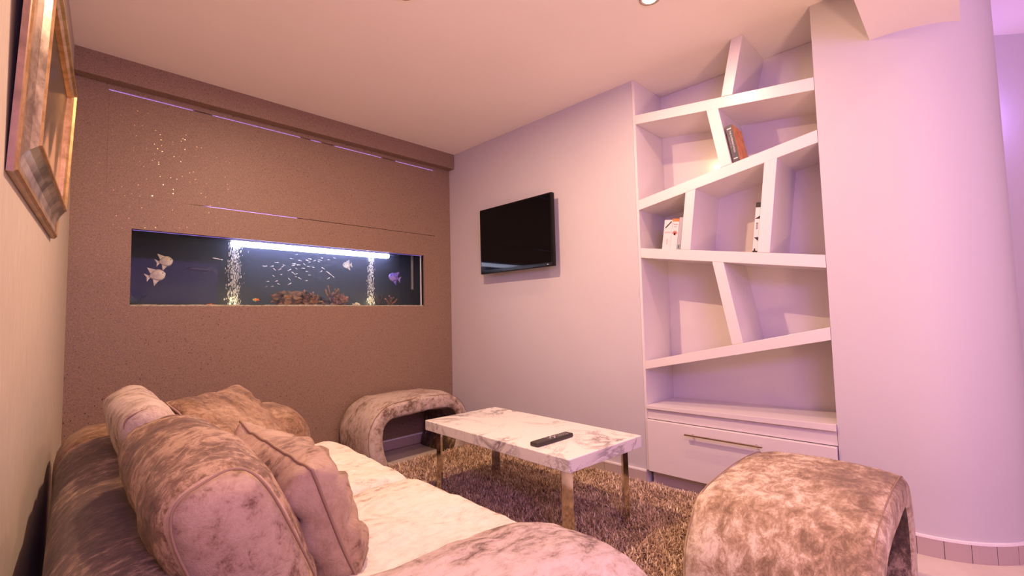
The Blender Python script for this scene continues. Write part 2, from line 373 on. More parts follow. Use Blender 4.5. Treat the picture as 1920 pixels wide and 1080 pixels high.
# wall B (right): left part, right part with rounded end
RC = .37; CY = .23
pts = [(XB, 0.485), (XB, CY)]
arc = [(XB + RC - RC * math.cos(t), CY - RC * math.sin(t)) for t in [math.pi * i / 32 for i in range(1, 33)]]
pts += arc + [(XB + 2 * RC, 0.485)]
wr = G().prism([(XB, 1.474), (XB, YA + .1), (XB + .45, YA + .1), (XB + .45, 1.474)], 'z', 0, CEIL)
wr.prism(pts, 'z', 0, CEIL)
wr.box(XB + .372, XB + .45, .485, 1.474, 0, CEIL)
wr = tag(wr.obj('wall_right', M['wall']), kind='structure')
wr.data.polygons.foreach_set('use_smooth', [True] * len(wr.data.polygons)); wr.data.set_sharp_from_angle(angle=math.radians(20))
# the dropped beam
tag(G().box(-.4, XB + .2, -.035, .262, 2.25, CEIL).obj('trim_2', M['ceiling']), kind='structure')
# skirting tiles of wall B with white cap
sk = tag(G().box(XB - .010, XB, 1.474, YA, .073, .083).obj('baseboard_right', M['cap']), kind='structure')
y = 1.474
while y < YA - .05:
    y2 = min(y + .30, YA); G().box(XB - .009, XB, y + .001, y2 - .001, 0, .073).obj('tile', M['skirt'], sk); y = y2
sk2 = bpy.data.objects.new('baseboard_column', None); COL.objects.link(sk2); tag(sk2, kind='structure')
def ring(a0, a1, r0, r1, z0, z1, n=4):
    g = G(); P = []
    for i in range(n + 1):
        a = a0 + (a1 - a0) * i / n; P.append((XB + RC - r1 * math.cos(a), CY - r1 * math.sin(a)))
    for i in range(n, -1, -1):
        a = a0 + (a1 - a0) * i / n; P.append((XB + RC - r0 * math.cos(a), CY - r0 * math.sin(a)))
    return g.prism(P, 'z', z0, z1)
G().box(XB - .009, XB, CY + .001, .484, 0, .073).obj('tile', M['skirt'], sk2)
k = math.radians(13)
for i in range(12): ring(i * k + .003, (i + 1) * k - .003, RC, RC + .009, 0, .073).obj('tile', M['skirt'], sk2)
gg = ring(0, 12 * k, RC, RC + .010, .073, .083, 36); gg.box(XB - .010, XB, CY, .484, .073, .083); gg.obj('cap', M['cap'], sk2)
sk3 = tag(G().box(xc(YA), XB - .01, YA - .010, YA, .073, .083).obj('baseboard_back', M['cap']), kind='structure')
x = .1
while x < XB - .05:
    x2 = min(x + .30, XB - .01); G().box(x + .001, x2 - .001, YA - .009, YA, 0, .073).obj('tile', M['skirt'], sk3); x = x2

# ------------------------------------------------------------------ built-in bookcase
bc = thing('bookcase', 'white built-in bookcase with slanted shelves and dividers set into the right wall', 'bookcase', (XB, .97, 0))
BX = XB + .001; BD = XB + .370
def bcprism(name, pts, x0=BX, x1=BD, mat='lacquer', bevel=0.0015):
    P = [(p[0] - .97, p[1]) for p in pts]
    return G().prism(P, 'x', x0 - XB, x1 - XB).obj(name, M[mat], bc, bevel=bevel)
bcprism('shelf', [(1.456, 2.292), (.487, 2.166), (.487, 2.102), (1.456, 2.234)])
bcprism('shelf', [(1.456, 1.744), (.487, 1.903), (.487, 1.840), (1.456, 1.682)])
bcprism('shelf', [(1.456, 1.441), (.487, 1.291), (.487, 1.229), (1.456, 1.381)])
bcprism('shelf', [(1.456, .741), (.487, .947), (.487, .886), (1.456, .692)])
bcprism('shelf', [(1.456, .474), (.487, .495), (.487, .463), (1.456, .455)], x0=BX - .012)
e = .001
bcprism('divider', [(.857, CEIL - e), (.797, CEIL - e), (.866, 2.217), (.925, 2.224)], x0=BX + .0006)
bcprism('divider', [(1.010, 2.176), (.945, 2.167), (.888, 1.838), (.950, 1.828)], x0=BX + .0006)
bcprism('divider', [(1.153, 1.731), (1.094, 1.741), (1.141, 1.393), (1.200, 1.402)], x0=BX + .0006)
bcprism('divider', [(.728, 1.802), (.667, 1.812), (.727, 1.329), (.786, 1.338)], x0=BX + .0006)
bcprism('divider', [(1.020, 1.312), (.960, 1.303), (.880, .864), (.937, .853)], x0=BX + .0006)
bcprism('side_panel', [(1.474, CEIL - .001), (1.457, CEIL - .001), (1.457, .084), (1.474, .084)], x0=BX + .002)
bcprism('back_panel', [(1.457, CEIL - .001), (.486, CEIL - .001), (.486, .084), (1.457, .084)], x0=BD - .012)
bcprism('fascia', [(1.456, .454), (.487, .462), (.487, .394), (1.456, .394)], x0=BX + .004, x1=BX + .03)
bcprism('plinth', [(1.457, .083), (.487, .083), (.487, 0.0), (1.457, 0.0)], x0=BX + .045, x1=BX + .07, mat='skirt')
dr = bcprism('drawer', [(1.453, .390), (.489, .390), (.489, .085), (1.453, .085)], x0=BX - .016, x1=BX + .28, bevel=.003)
hd = G(); hx = -.016
hd.box(hx - .036, hx - .024, .800 - .97, 1.205 - .97, .340, .348)
hd.box(hx - .026, hx + .002, .832 - .97, .840 - .97, .3405, .3475); hd.box(hx - .026, hx + .002, 1.165 - .97, 1.173 - .97, .3405, .3475)
hd.obj('handle', M['steel'], dr, bevel=.001)

# ------------------------------------------------------------------ books
def book(label, y, z, ang, thick, h, depth, colors, x=XB + .012):
    t = thing('book', label, 'book', (x, y, z)); t.rotation_euler = (ang, 0, 0)
    spine, cover, pages = colors
    G().box(.002, depth - .003, -thick + .002, -.002, .003, h - .003).obj('page_block', pages, t)
    cg = G(); cg.box(0, depth, -thick, -thick + .002, 0, h); cg.box(0, depth, -.002, 0, 0, h); cg.obj('cover', cover, t)
    G().box(-.0015, .0005, -thick, 0, 0, h).obj('spine', spine, t)
    return t
pg = simple('book_pages', (0.75, 0.68, 0.6), 0.8)
navy = simple('navy_cover', (0.045, 0.04, 0.07), 0.45); orange = mottled('orange_cover', (0.62, 0.20, 0.06), (0.85, 0.38, 0.12), 30, 0.4, 0)
white = simple('white_cover', (0.72, 0.66, 0.66), 0.45); ink = simple('black_ink', (0.02, 0.015, 0.02), 0.5)
palered = simple('red_print', (0.45, 0.12, 0.10), 0.5); orr = simple('orange_print', (0.8, 0.2, 0.05), 0.5); greyb = simple('grey_blue_cover', (0.42, 0.40, 0.46), 0.45)
paletext = simple('pale_print', (0.7, 0.68, 0.66), 0.5); greytext = simple('grey_print', (0.42, 0.38, 0.42), 0.5); teal = simple('slate_print', (0.25, 0.3, 0.36), 0.5)
SP = Matrix(((0, 0, -1), (-1, 0, 0), (0, 1, 0))).to_4x4()     # text x -> -y, text y -> z, faces -x
SPV = SP @ Matrix.Rotation(-math.pi / 2, 4, 'Z')             # spine text reading downwards
def on(y, z, base=SP, x=-.0022): return Matrix.Translation((x, y, z)) @ base
b1 = book('orange and navy book leaning on the slanted divider of the second shelf row', .882, 1.8435, math.radians(-9.3), .034, .212, .16, (navy, orange, pg))
text_mesh('title', 'THE INTERPRETATION', .0125, paletext, on(-.019, .115, SPV), b1); text_mesh('author', 'of dreams and myths', .008, greytext, on(-.0085, .115, SPV), b1)
G().box(-.0022, -.0014, -.028, -.006, .188, .194).obj('emblem', paletext, b1); G().box(-.0022, -.0014, -.028, -.006, .016, .021).obj('emblem', paletext, b1)
a3 = math.radians(8.8)
def s3(y): return 1.441 - (1.456 - y) * (.150 / .969)
b2 = book('small white book with a black pen mark, leftmost of the three on the shelf', 1.318, s3(1.318) + .001, a3, .050, .175, .14, (white, white, pg))
pn = G(); pn.box(-.0022, -.0014, -.0035, .0035, -.026, .026, Matrix.Translation((0, -.027, .146)) @ Matrix.Rotation(math.radians(42), 4, 'X')); pn.obj('pen_mark', ink, b2)
text_mesh('title', 'NOTES', .012, greytext, on(-.027, .10), b2); text_mesh('author', 'SKETCH', .009, greytext, on(-.027, .045, SPV), b2)
b3 = book('white book with an orange top band and red picture, middle of the three', 1.2675, s3(1.2675) + .001, a3, .040, .182, .14, (white, white, pg))
G().box(-.0022, -.0014, -.040, 0, .165, .182).obj('band', orr, b3)
fg = G()
for i in range(7): fg.box(-.0022, -.0014, -.002, .002, 0, .026, Matrix.Translation((0, -.020 + (i - 3) * .002, .085)) @ Matrix.Rotation((i - 3) * .35, 4, 'X'))
fg.obj('flower_print', palered, b3); text_mesh('title', 'Simple', .011, greytext, on(-.020, .150), b3); text_mesh('author', 'food', .010, greytext, on(-.020, .135), b3)
b4 = book('thin grey-blue book beside the divider, tallest of the three', 1.2265, s3(1.2265) + .001, a3, .021, .190, .14, (greyb, greyb, pg))
G().box(-.0022, -.0014, -.021, 0, .004, .030).obj('band', teal, b4); G().box(-.003, -.0020, -.013, -.009, .008, .024).obj('emblem', ink, b4)
b5 = book('tall black and white book upright against the third row divider', .812, s3(.812) + .001, math.radians(7.2), .026, .262, .20, (white, white, pg))
for pts_ in ([(-.026, .236), (0, .236), (0, .262), (-.026, .262)], [(-.026, .176), (-.026, .194), (0, .176)], [(-.024, .058), (-.002, .078), (-.026, .080)],
             [(-.026, 0), (0, 0), (0, .008), (-.005, .008), (-.006, .020), (-.012, .020), (-.014, .008), (-.026, .008)], [(-.026, .082), (-.0238, .082), (-.0238, .150), (-.026, .150)]):
    G().prism(pts_, 'x', -.0022, -.0014).obj('graphic', ink, b5)
text_mesh('title', 'BOOK', .0125, ink, on(-.012, .138, SPV), b5)

# ------------------------------------------------------------------ television
tv = thing('television', 'black flat television mounted on the white wall', 'television', (2.53, 2.467, 1.384))
TW, TH = .385, .530
G().box(0, .035, -TW, TW, 0, TH).obj('casing', M['black'], tv, bevel=.006)
G().box(.035, .06, -TW + .05, TW - .05, .05, TH - .06).obj('rear_housing', M['black'], tv, bevel=.01)
G().box(-.0025, -.0005, -TW + .022, TW - .016, .030, TH - .016).obj('screen', M['screen'], tv)
G().box(-.002, .0005, -TW + .045, -TW + .056, .013, .018).obj('indicator_glint', M['cap'], tv)  # white chip that paints in the bright reflection at the indicator
G().box(.058, .0958, -.15, .15, .16, .38).obj('wall_bracket', M['black'], tv)

# ------------------------------------------------------------------ ceiling spots
labs = ['recessed ceiling spot shining near the bookcase', 'recessed ceiling spot above the sofa', 'added unseen fill spot over the near armrest', 'added unseen fill spot in the room behind', 'added unseen fill spot by the left wall']
for (x, y, p), lb in zip(SPOTS, labs):
    t = thing('ceiling_spot', lb, 'light', (x, y, CEIL))
    g = G(); n = 24; V = []; F = []
    for i in range(n):
        a = 2 * math.pi * i / n
        for r_, z_ in ((.050, 0.0), (.048, -.008), (.036, -.010), (.033, 0.0)): V.append((r_ * math.cos(a), r_ * math.sin(a), z_))
    for i in range(n):
        for j in range(3): F.append((i * 4 + j, ((i + 1) % n) * 4 + j, ((i + 1) % n) * 4 + j + 1, i * 4 + j + 1))
    mesh('trim_ring', V, F, M['steel'], t, True)
    V = [(.030 * math.cos(2 * math.pi * i / n), .030 * math.sin(2 * math.pi * i / n), z_) for z_ in (-.002, -.010) for i in range(n)]
    mesh('bulb', V, [tuple(range(n)), tuple(range(n, 2 * n))[::-1]] + [(i, (i + 1) % n, n + (i + 1) % n, n + i) for i in range(n)], M['bulb'], t)

# ------------------------------------------------------------------ aquarium
aq = thing('aquarium', 'long lit aquarium built into the taupe glitter wall', 'aquarium', (1.345, 3.62, 1.10))
AX0, AX1, AY0, AY1, AZ0, AZ1 = .30, 2.395, YA + .018, 3.86, 1.10, 1.66
def ab(name, x0, x1, y0, y1, z0, z1, mat, par=None, bevel=0):
    return G().box(x0 - 1.345, x1 - 1.345, y0 - 3.62, y1 - 3.62, z0 - 1.10, z1 - 1.10).obj(name, M[mat], aq if par is None else par, bevel=bevel)
ab('front_pane', AX0, AX1, AY0, AY0 + .008, AZ0, AZ1, 'glass')
ab('back_panel', AX0, AX1, AY1, AY1 + .01, AZ0, AZ1, 'tank_back')
ab('end_panel', AX0 - .01, AX0, AY0, AY1, AZ0, AZ1, 'tank_dark'); ab('end_panel', AX1, AX1 + .01, AY0, AY1, AZ0, AZ1, 'tank_dark')
ab('base_panel', AX0, AX1, AY0, AY1, AZ0 - .01, AZ0, 'tank_dark')
ab('hood', AX0, AX1, AY0, AY1, AZ1, AZ1 + .01, 'tank_dark')
wt = ab('water', AX0 + .001, AX1 - .001, AY0 + .009, AY1 - .001, AZ0 + .001, 1.60, 'water')
ab('tube_lamp', .88, 2.04, 3.44, 3.49, 1.547, 1.580, 'led_lamp', bevel=.006)
ab('lamp_housing', .60, 2.15, 3.43, 3.50, 1.580, 1.60, 'tank_dark')
ab('light_edge', .36, 2.33, AY0 + .0095, AY0 + .013, 1.5805, 1.583, 'hood_lip')
ab('corner_strut', 2.318, 2.326, AY0 + .012, AY0 + .02, AZ0 + .03, 1.60, 'cap')
pump = ab('filter_tube', 2.262, 2.280, AY0 + .06, AY0 + .08, 1.29, 1.60, 'rubber', bevel=.006)
ab('nozzle', 2.254, 2.287, AY0 + .055, AY0 + .085, 1.27, 1.29, 'tank_dark', bevel=.004)
# gravel bed
nx, ny = 160, 16; V = []; F = []
for i in range(nx + 1):
    for j in range(ny + 1):
        x = AX0 + .003 + (AX1 - AX0 - .006) * i / nx; y = AY0 + .010 + (AY1 - AY0 - .013) * j / ny
        V.append((x - 1.345, y - 3.62, 1.152 - 1.10 + .006 * noise.noise((x * 3, y * 3, 0)) + .003 * random.random()))
for i in range(nx):
    for j in range(ny): F.append((i * (ny + 1) + j, (i + 1) * (ny + 1) + j, (i + 1) * (ny + 1) + j + 1, i * (ny + 1) + j + 1))
k0 = len(V)
for i in range(nx + 1): q = V[i * (ny + 1)]; V.append((q[0], q[1], .001))
for i in range(nx): F.append((i * (ny + 1), k0 + i, k0 + i + 1, (i + 1) * (ny + 1)))
tag(mesh('gravel', V, F, M['gravel'], aq), kind='stuff')
for x in (.884, 1.854):
    l = bpy.data.lights.new('bubble_fill_light', 'POINT'); l.energy = .22; l.color = (1, .72, .3); l.shadow_soft_size = .01  # warm lamp added for a gold glow at the column foot
    o = bpy.data.objects.new('bubble_fill_light', l); COL.objects.link(o); o.location = (x, 3.46, 1.17)

def at_tank(u, v, y):
    d = R @ _ray(u, v); t = y / d.y; return d * t + Vector((0, 0, CAMH))
# bubble columns
import bmesh
bm = bmesh.new(); bmesh.ops.create_icosphere(bm, subdivisions=1, radius=1.0); ICO_V = [v.co.copy() for v in bm.verts]; ICO_F = [tuple(v.index for v in f.verts) for f in bm.faces]; bm.free()
def bubbles(x, wd, n, label):
    g = G()
    for i in range(n):
        t = random.random(); z = 1.158 + .41 * t
        st = random.choice([-.7, -.25, .1, .45, .8]); sx = x + (st * .5 + random.gauss(0, .28)) * wd
        r_ = .0008 + .0013 * random.random()
        yy = 3.50 + random.gauss(0, .012); g.add([(sx + v.x * r_, yy + v.y * r_, z + v.z * r_ * 5) for v in ICO_V], ICO_F)
    o = g.obj('bubble_column', M['bubble'], None, True); tag(o, label, 'bubbles', 'bubble columns in the tank', 'stuff')
bubbles(.905, .050, 620, 'wide column of rising bubbles in the left half of the tank')
bubbles(1.900, .036, 480, 'narrow column of rising bubbles near the right end of the tank')

# rocks
def rock(name, label, cat, u, v, sz, mat, y=3.58, o=0.0, amp=.45, sub=4):
    bm = bmesh.new(); bmesh.ops.create_icosphere(bm, subdivisions=sub, radius=1.0)
    for vv in bm.verts:
        n_ = fbm(vv.co, 1.6, o) * amp + abs(fbm(vv.co, 5, o + 3)) * amp * .5
        vv.co = Vector((vv.co.x * sz[0], vv.co.y * sz[1], vv.co.z * sz[2])) * (1 + n_)
    me = bpy.data.meshes.new(name); bm.to_mesh(me); bm.free(); me.materials.append(M[mat])
    ob = bpy.data.objects.new(name, me); COL.objects.link(ob); p = at_tank(u, v, y); ob.location = p; ob.location.z = max(p.z, 1.15 + sz[2] * .6)
    return tag(ob, label, cat)
rock('rock', 'large brown cave rock lying left in the reef pile', 'rock', 546, 566, (.115, .07, .062), 'rock', o=1)
rock('rock', 'flaky orange-brown rock in the middle of the reef pile', 'rock', 578, 570, (.075, .055, .048), 'rock', 3.55, 5, .8)
rock('rock', 'dark low rock between the brown rock and the pink coral', 'rock', 600, 570, (.07, .05, .035), 'rock_dark', 3.6, 9, .7)
rock('rock', 'rounded pinkish rock at the right end of the reef pile', 'rock', 632, 566, (.062, .05, .058), 'coral_pink', 3.57, 12, .7)
rock('rock', 'small yellow stone beside the right bubble column', 'rock', 668, 573, (.025, .02, .014), 'gravel', 3.5, 15, .5, 3)
def coral(label, u, v, y, h, mat, seed, cat='coral', n=7):
    rd = random.Random(seed); g = G(); base = at_tank(u, v, y); base.z = 1.150
    for i in range(n):
        a = rd.uniform(0, 6.28); l = h * rd.uniform(.6, 1.0); p = Vector((0, 0, 0)); path = [p.copy()]; d = Vector((math.cos(a) * .5, math.sin(a) * .3, 1)).normalized()
        for k in range(5):
            d = (d + Vector((rd.uniform(-.5, .5), rd.uniform(-.3, .3), rd.uniform(-.1, .3)))).normalized(); p = p + d * l / 5; path.append(p.copy())
        g.tube(path, [.007, .0065, .006, .006, .005, .007], 6)
    o = g.obj('coral', M[mat], None, True); o.location = base; return tag(o, label, cat)
coral('small pink coral topping the rocks right of the cave rock', 583, 560, 3.52, .11, 'coral_pink', 2)
coral('brown branching coral rising from the right of the reef pile', 622, 545, 3.56, .17, 'rock', 3)
coral('reddish branching coral standing alone right of the bubble column', 732, 568, 3.5, .10, 'coral_pink', 4)
coral('dark twig coral just right of the narrow bubble column', 712, 568, 3.56, .12, 'rock_dark', 5)
def plant(label, u, y, h, seed, n=12, spread=.05):
    rd = random.Random(seed); base = at_tank(u, 570, y); base.z = 1.15
    t = thing('water_plant', label, 'plant', base)
    for i in range(n):
        g = G(); a = rd.uniform(-1, 1) * spread; l = h * rd.uniform(.6, 1); wv_ = .006
        V = []; 
        for k in range(6):
            q = k / 5; x = a * q * 1.4 + rd.uniform(-.004, .004); V += [(x - wv_ * math.sin(math.pi * min(q + .15, 1)), a * .2, l * q), (x + wv_ * math.sin(math.pi * min(q + .15, 1)), a * .2 + .003, l * q)]
        mesh('leaf', V, [(2 * k, 2 * k + 1, 2 * k + 3, 2 * k + 2) for k in range(5)], M['plant'], t)
plant('dark bushy plant in the bottom left corner of the tank', 254, 3.52, .10, 1, 14, .05)
plant('tall thin dark plant behind the pink rock', 626, 3.66, .17, 2, 9, .03)
plant('dark plant behind the cave rock', 590, 3.68, .15, 3, 9, .05)

# fish
def fish_mesh(L, Hh, Tk, n=10, m_=8):
    V = []; F = []
    for i in range(n + 1):
        q = i / n; x = (q - .5) * L; pr = math.sin(math.pi * q ** .8) ** .8 if 0 < q < 1 else 0.0
        pr = max(pr, .12 if q > .9 else .03)
        for k_ in range(m_):
            a = 2 * math.pi * k_ / m_; V.append((x, math.sin(a) * Tk * pr / 2, math.cos(a) * Hh * pr / 2))
    for i in range(n):
        for k_ in range(m_): F.append((i * m_ + k_, i * m_ + (k_ + 1) % m_, (i + 1) * m_ + (k_ + 1) % m_, (i + 1) * m_ + k_))
    F += [tuple(range(m_))[::-1], tuple(n * m_ + k_ for k_ in range(m_))]; return V, F
def fin(name, pts, mat, par, th=.0012):
    return G().prism(pts, 'y', -th / 2, th / 2).obj(name, M[mat], par)
def big_fish(label, u, v, y, L, Hh, flip, mat, roll=0.0, fmat=None):
    t = thing('fish', label, 'fish', at_tank(u, v, y)); t.rotation_euler = (0, roll, 0 if not flip else math.pi)
    V, F = fish_mesh(L, Hh, L * .22); mesh('body', V, F, M[mat], t, True); fm = fmat or mat
    fin('tail_fin', [(L * .44, -.006), (L * .72, -Hh * .38), (L * .62, 0), (L * .72, Hh * .38), (L * .44, .006)], fm, t)
    fin('dorsal_fin', [(-L * .12, Hh * .42), (L * .42, Hh * .82), (L * .34, Hh * .22)], fm, t)
    fin('anal_fin', [(-L * .05, -Hh * .42), (L * .40, -Hh * .85), (L * .32, -Hh * .22)], fm, t)
    for s_ in (-1, 1):
        V = [(-L * .34 + v_.x * .0035, s_ * L * .072 + v_.y * .002, Hh * .08 + v_.z * .0035) for v_ in ICO_V]; mesh('eye', V, ICO_F, M['black'], t)
    return t
big_fish('upper of the two pale angelfish at the left end of the tank', 311, 490, 3.55, .075, .065, True, 'fish_white', .25)
big_fish('lower of the two pale angelfish at the left end of the tank', 295, 516, 3.50, .085, .070, True, 'fish_white', .3)
big_fish('pale fish swimming just left of the right bubble column', 650, 497, 3.65, .070, .055, False, 'fish_white', -.1)
big_fish('fish with a pale head and violet body right of the bubble column', 738, 520, 3.50, .10, .075, False, 'fish_violet', .25, 'fish_violet')
big_fish('slender dark catfish left of the wide bubble column', 372, 505, 3.55, .14, .03, False, 'fish_dark', .06, 'fish_dark')
big_fish('small orange fish right of the wide bubble column', 482, 562, 3.48, .040, .014, True, 'fish_orange', 0, 'fish_yellow')
big_fish('small orange fish near the gravel left of the bubble column', 392, 572, 3.46, .045, .014, False, 'fish_orange', 0, 'fish_orange')
V, F = fish_mesh(.026, .008, .005, 6, 6)
sf = thing('fish', 'tiny silver fish of the shoal in the middle of the tank', 'fish', (0, 0, 0), 0, 'shoal of tiny silver fish')
sfb = mesh('body', V, F, M['fish_silver'], sf, True); sft = fin('tail_fin', [(.010, 0), (.018, -.004), (.018, .004)], 'fish_silver', sf, .0008)
SF = [(110, 453), (145, 455), (237, 455), (262, 497), (308, 403), (350, 498), (400, 440), (385, 462), (510, 347), (555, 422), (545, 445), (607, 437), (628, 374), (590, 287), (742, 373), (785, 352), (778, 400), (852, 374), (912, 365), (905, 390), (958, 338), (1050, 362), (1130, 335), (755, 460), (825, 472), (690, 487), (730, 530), (768, 585), (490, 508), (580, 488), (530, 548), (585, 568), (580, 608), (625, 628), (478, 640), (368, 575), (250, 595), (300, 670), (175, 678), (155, 750), (238, 747), (322, 712), (492, 710), (735, 665), (945, 530), (965, 483), (1055, 628), (695, 425), (940, 372)]
rd = random.Random(4)
def cp(o, par=None):
    c = o.copy(); COL.objects.link(c); c.parent = par
    return c
first = True
for px, py in SF:
    if first: t = sf; first = False
    else:
        t = cp(sf); cp(sfb, t); cp(sft, t)
    p = at_tank(480 + px * 200 / 1543, 440 + py * 140 / 1080, rd.uniform(3.47, 3.62)); t.location = p
    t.rotation_euler = (0, rd.uniform(-.1, .6), rd.choice([0, math.pi]) + rd.uniform(-.5, .5)); s = rd.uniform(.55, .95); t.scale = (s, s, s)
for px, py, lb in ((406, 486, 'thin silver fish high up left of the wide bubble column'), (1068, 565, None)):
    pass
t = cp(sf); cp(sfb, t); cp(sft, t); t.location = at_tank(406, 485, 3.55); t.rotation_euler = (0, .15, 0); t.scale = (2, 1.2, 1); t['label'] = 'thin silver fish swimming alone left of the wide bubble column'; del t['group']
t = cp(sf); cp(sfb, t); cp(sft, t); t.location = at_tank(617.5, 513, 3.52); t.rotation_euler = (0, .62, 0); t.scale = (2.6, 1.2, 1); t['label'] = 'long thin silver fish pointing down above the reef pile'; del t['group']

# ------------------------------------------------------------------ picture on wall C
pc = thing('picture', 'abstract brown picture in a broad silver and gilt frame leaning off the left wall', 'picture', (0, 0, 0))
PW, PH = 1.00, .62
ang = math.atan(SL)
# local: +y along wall away from camera, +z up, +x out from the wall
pc.matrix_world = Matrix.Translation((xc(1.42) + .002, 1.42, 1.362)) @ Matrix.Rotation(-ang, 4, 'Z') @ Matrix.Rotation(math.radians(2.3), 4, 'Y')
def ring_profile(name, prof, mat):
    """prof: list of (inset, height); mitred rectangular ring"""
    V = []; F = []; n = len(prof)
    for cy, cz, sy, sz_ in ((0, 0, 1, 1), (PW, 0, -1, 1), (PW, PH, -1, -1), (0, PH, 1, -1)):
        for i_, h_ in prof: V.append((h_, cy + sy * i_, cz + sz_ * i_))
    for c in range(4):
        d = (c + 1) % 4
        for k_ in range(n - 1): F.append((c * n + k_, d * n + k_, d * n + k_ + 1, c * n + k_ + 1))
    g = G().add(V, F); return g.obj(name, mat, pc, False)
ring_profile('frame_side', [(.10, 0), (0, 0), (0, .011), (.004, .013)], M['frame_side'])
ring_profile('outer_lip', [(.004, .0125), (.007, .017), (.013, .017), (.017, .013)], M['frame_gold'])
ring_profile('moulding', [(.017, .0135), (.034, .012), (.054, .016), (.072, .024), (.088, .036)], M['frame_silver'])
ring_profile('inner_bead', [(.088, .035), (.092, .041), (.099, .041), (.103, .034), (.110, .028), (.112, .016)], M['frame_gold'])
G().box(.004, .016, .09, PW - .09, .09, PH - .09).obj('canvas', M['painting'], pc)

# ------------------------------------------------------------------ rug
RX0, RX1, RY0, RY1 = .98, 2.565, .72, 2.915
rug = thing('rug', 'brown shaggy rug under the marble table', 'rug', (0, 0, 0))
G().box(RX0 + .01, RX1 - .01, RY0 + .01, RY1 - .01, .0005, .010).obj('backing', M['rug_back'], rug)
n = 130000
x = rng.uniform(RX0, RX1, n); y = rng.uniform(RY0, RY1, n); a = rng.uniform(0, 2 * np.pi, n)
cl = np.array([noise.noise((px * 9, py * 9, 0)) for px, py in zip(x[:n], y[:n])])
lean = rng.uniform(.15, .95, n); L = rng.uniform(.030, .050, n) * (1 + .25 * cl)
dirx = np.cos(a) + .25 * cl; diry = np.sin(a) - .2 * cl; nn = np.hypot(dirx, diry) + 1e-6; dirx /= nn; diry /= nn
wd = rng.uniform(.0014, .0036, n); sx = -diry; sy = dirx
pts = np.zeros((n, 5, 3))
for k_, (q, wf) in enumerate(((0, 1), (.55, 1))):
    hx_ = dirx * L * lean * q * q; hy_ = diry * L * lean * q * q; hz_ = .008 + L * q * (1 - .35 * lean * q)
    for s_, o_ in ((-1, 0), (1, 1)):
        pts[:, k_ * 2 + o_, 0] = x + hx_ + sx * wd * s_; pts[:, k_ * 2 + o_, 1] = y + hy_ + sy * wd * s_; pts[:, k_ * 2 + o_, 2] = hz_
pts[:, 4, 0] = x + dirx * L * lean; pts[:, 4, 1] = y + diry * L * lean; pts[:, 4, 2] = .008 + L * (1 - .45 * lean)
me = bpy.data.meshes.new('pile'); me.vertices.add(n * 5); me.vertices.foreach_set('co', pts.reshape(-1))
base = (np.arange(n) * 5)[:, None]
loops = np.concatenate([base + np.array([[0, 1, 3, 2]]), base + np.array([[2, 3, 4]])], axis=1).reshape(-1)
me.loops.add(n * 7); me.loops.foreach_set('vertex_index', loops.astype(np.int32))
st = np.stack([np.arange(n) * 7, np.arange(n) * 7 + 4], 1).reshape(-1); me.polygons.add(n * 2)
me.polygons.foreach_set('loop_start', st.astype(np.int32)); me.polygons.foreach_set('loop_total', np.tile([4, 3], n).astype(np.int32))
me.update(calc_edges=True); me.validate()
tn = np.clip(rng.beta(1.0, 1.2, n) + .15 * cl, 0, 1); tone = me.attributes.new('tone', 'FLOAT', 'POINT'); tone.data.foreach_set('value', np.repeat(tn, 5).astype(np.float32))
me.materials.append(M['shag']); o = bpy.data.objects.new('pile', me); COL.objects.link(o); o.parent = rug; tag(o, kind='stuff')

# ------------------------------------------------------------------ coffee table
TZ = .44
tb = thing('coffee_table', 'low table with a white marble top and flat chrome legs on the rug', 'table', (1.842, 1.757, 0), math.radians(-3.2))
G().box(-.268, .268, -.555, .555, TZ - .057, TZ).obj('table_top', M['marble'], tb, bevel=.004, seg=2)
for sx_, sy_ in ((-1, -1), (-1, 1), (1, -1), (1, 1)):
    Mx = Matrix.Translation((sx_ * .212, sy_ * .49, 0)) @ Matrix.Rotation(math.radians(45) * (-1 if sx_ * sy_ > 0 else 1), 4, 'Z')
    G().box(-.026, .026, -.013, .013, .011, TZ - .057, Mx).obj('leg', M['chrome'], tb, bevel=.002)
# remote control
rm = thing('remote_control', 'black remote control lying on the marble table', 'remote', (1.722, 1.455, TZ + .0005), math.radians(-1.5))
V, F = rbox(.128, .026, .0095, .006, 10); V = [Vector((v.x, v.y * (1 + .05 * math.cos(v.x * 20)), v.z + .0095)) for v in V]; mesh('casing', V, F, M['remote'], rm, True)
for i in range(9):
    for j in range(3):
        x_ = -.03 + i * .0155; y_ = -.014 + j * .014
        if i == 2 and j == 1:
            G().tube([(x_, y_, .0185), (x_, y_, .0215)], .0095, 14).obj('button', M['rubber'], rm); continue
        if abs(i - 2) < 2: continue
        G().box(x_ - .005, x_ + .005, y_ - .0038, y_ + .0038, .0185, .0207).obj('button', M['rubber'], rm, bevel=.0008, seg=1)
for dx, dy in ((.016, 0), (-.016, 0), (0, .014), (0, -.014)):
    G().box(.001 + dx - .003, .001 + dx + .003, dy - .003, dy + .003, .0185, .021).obj('button', M['cap'], rm)

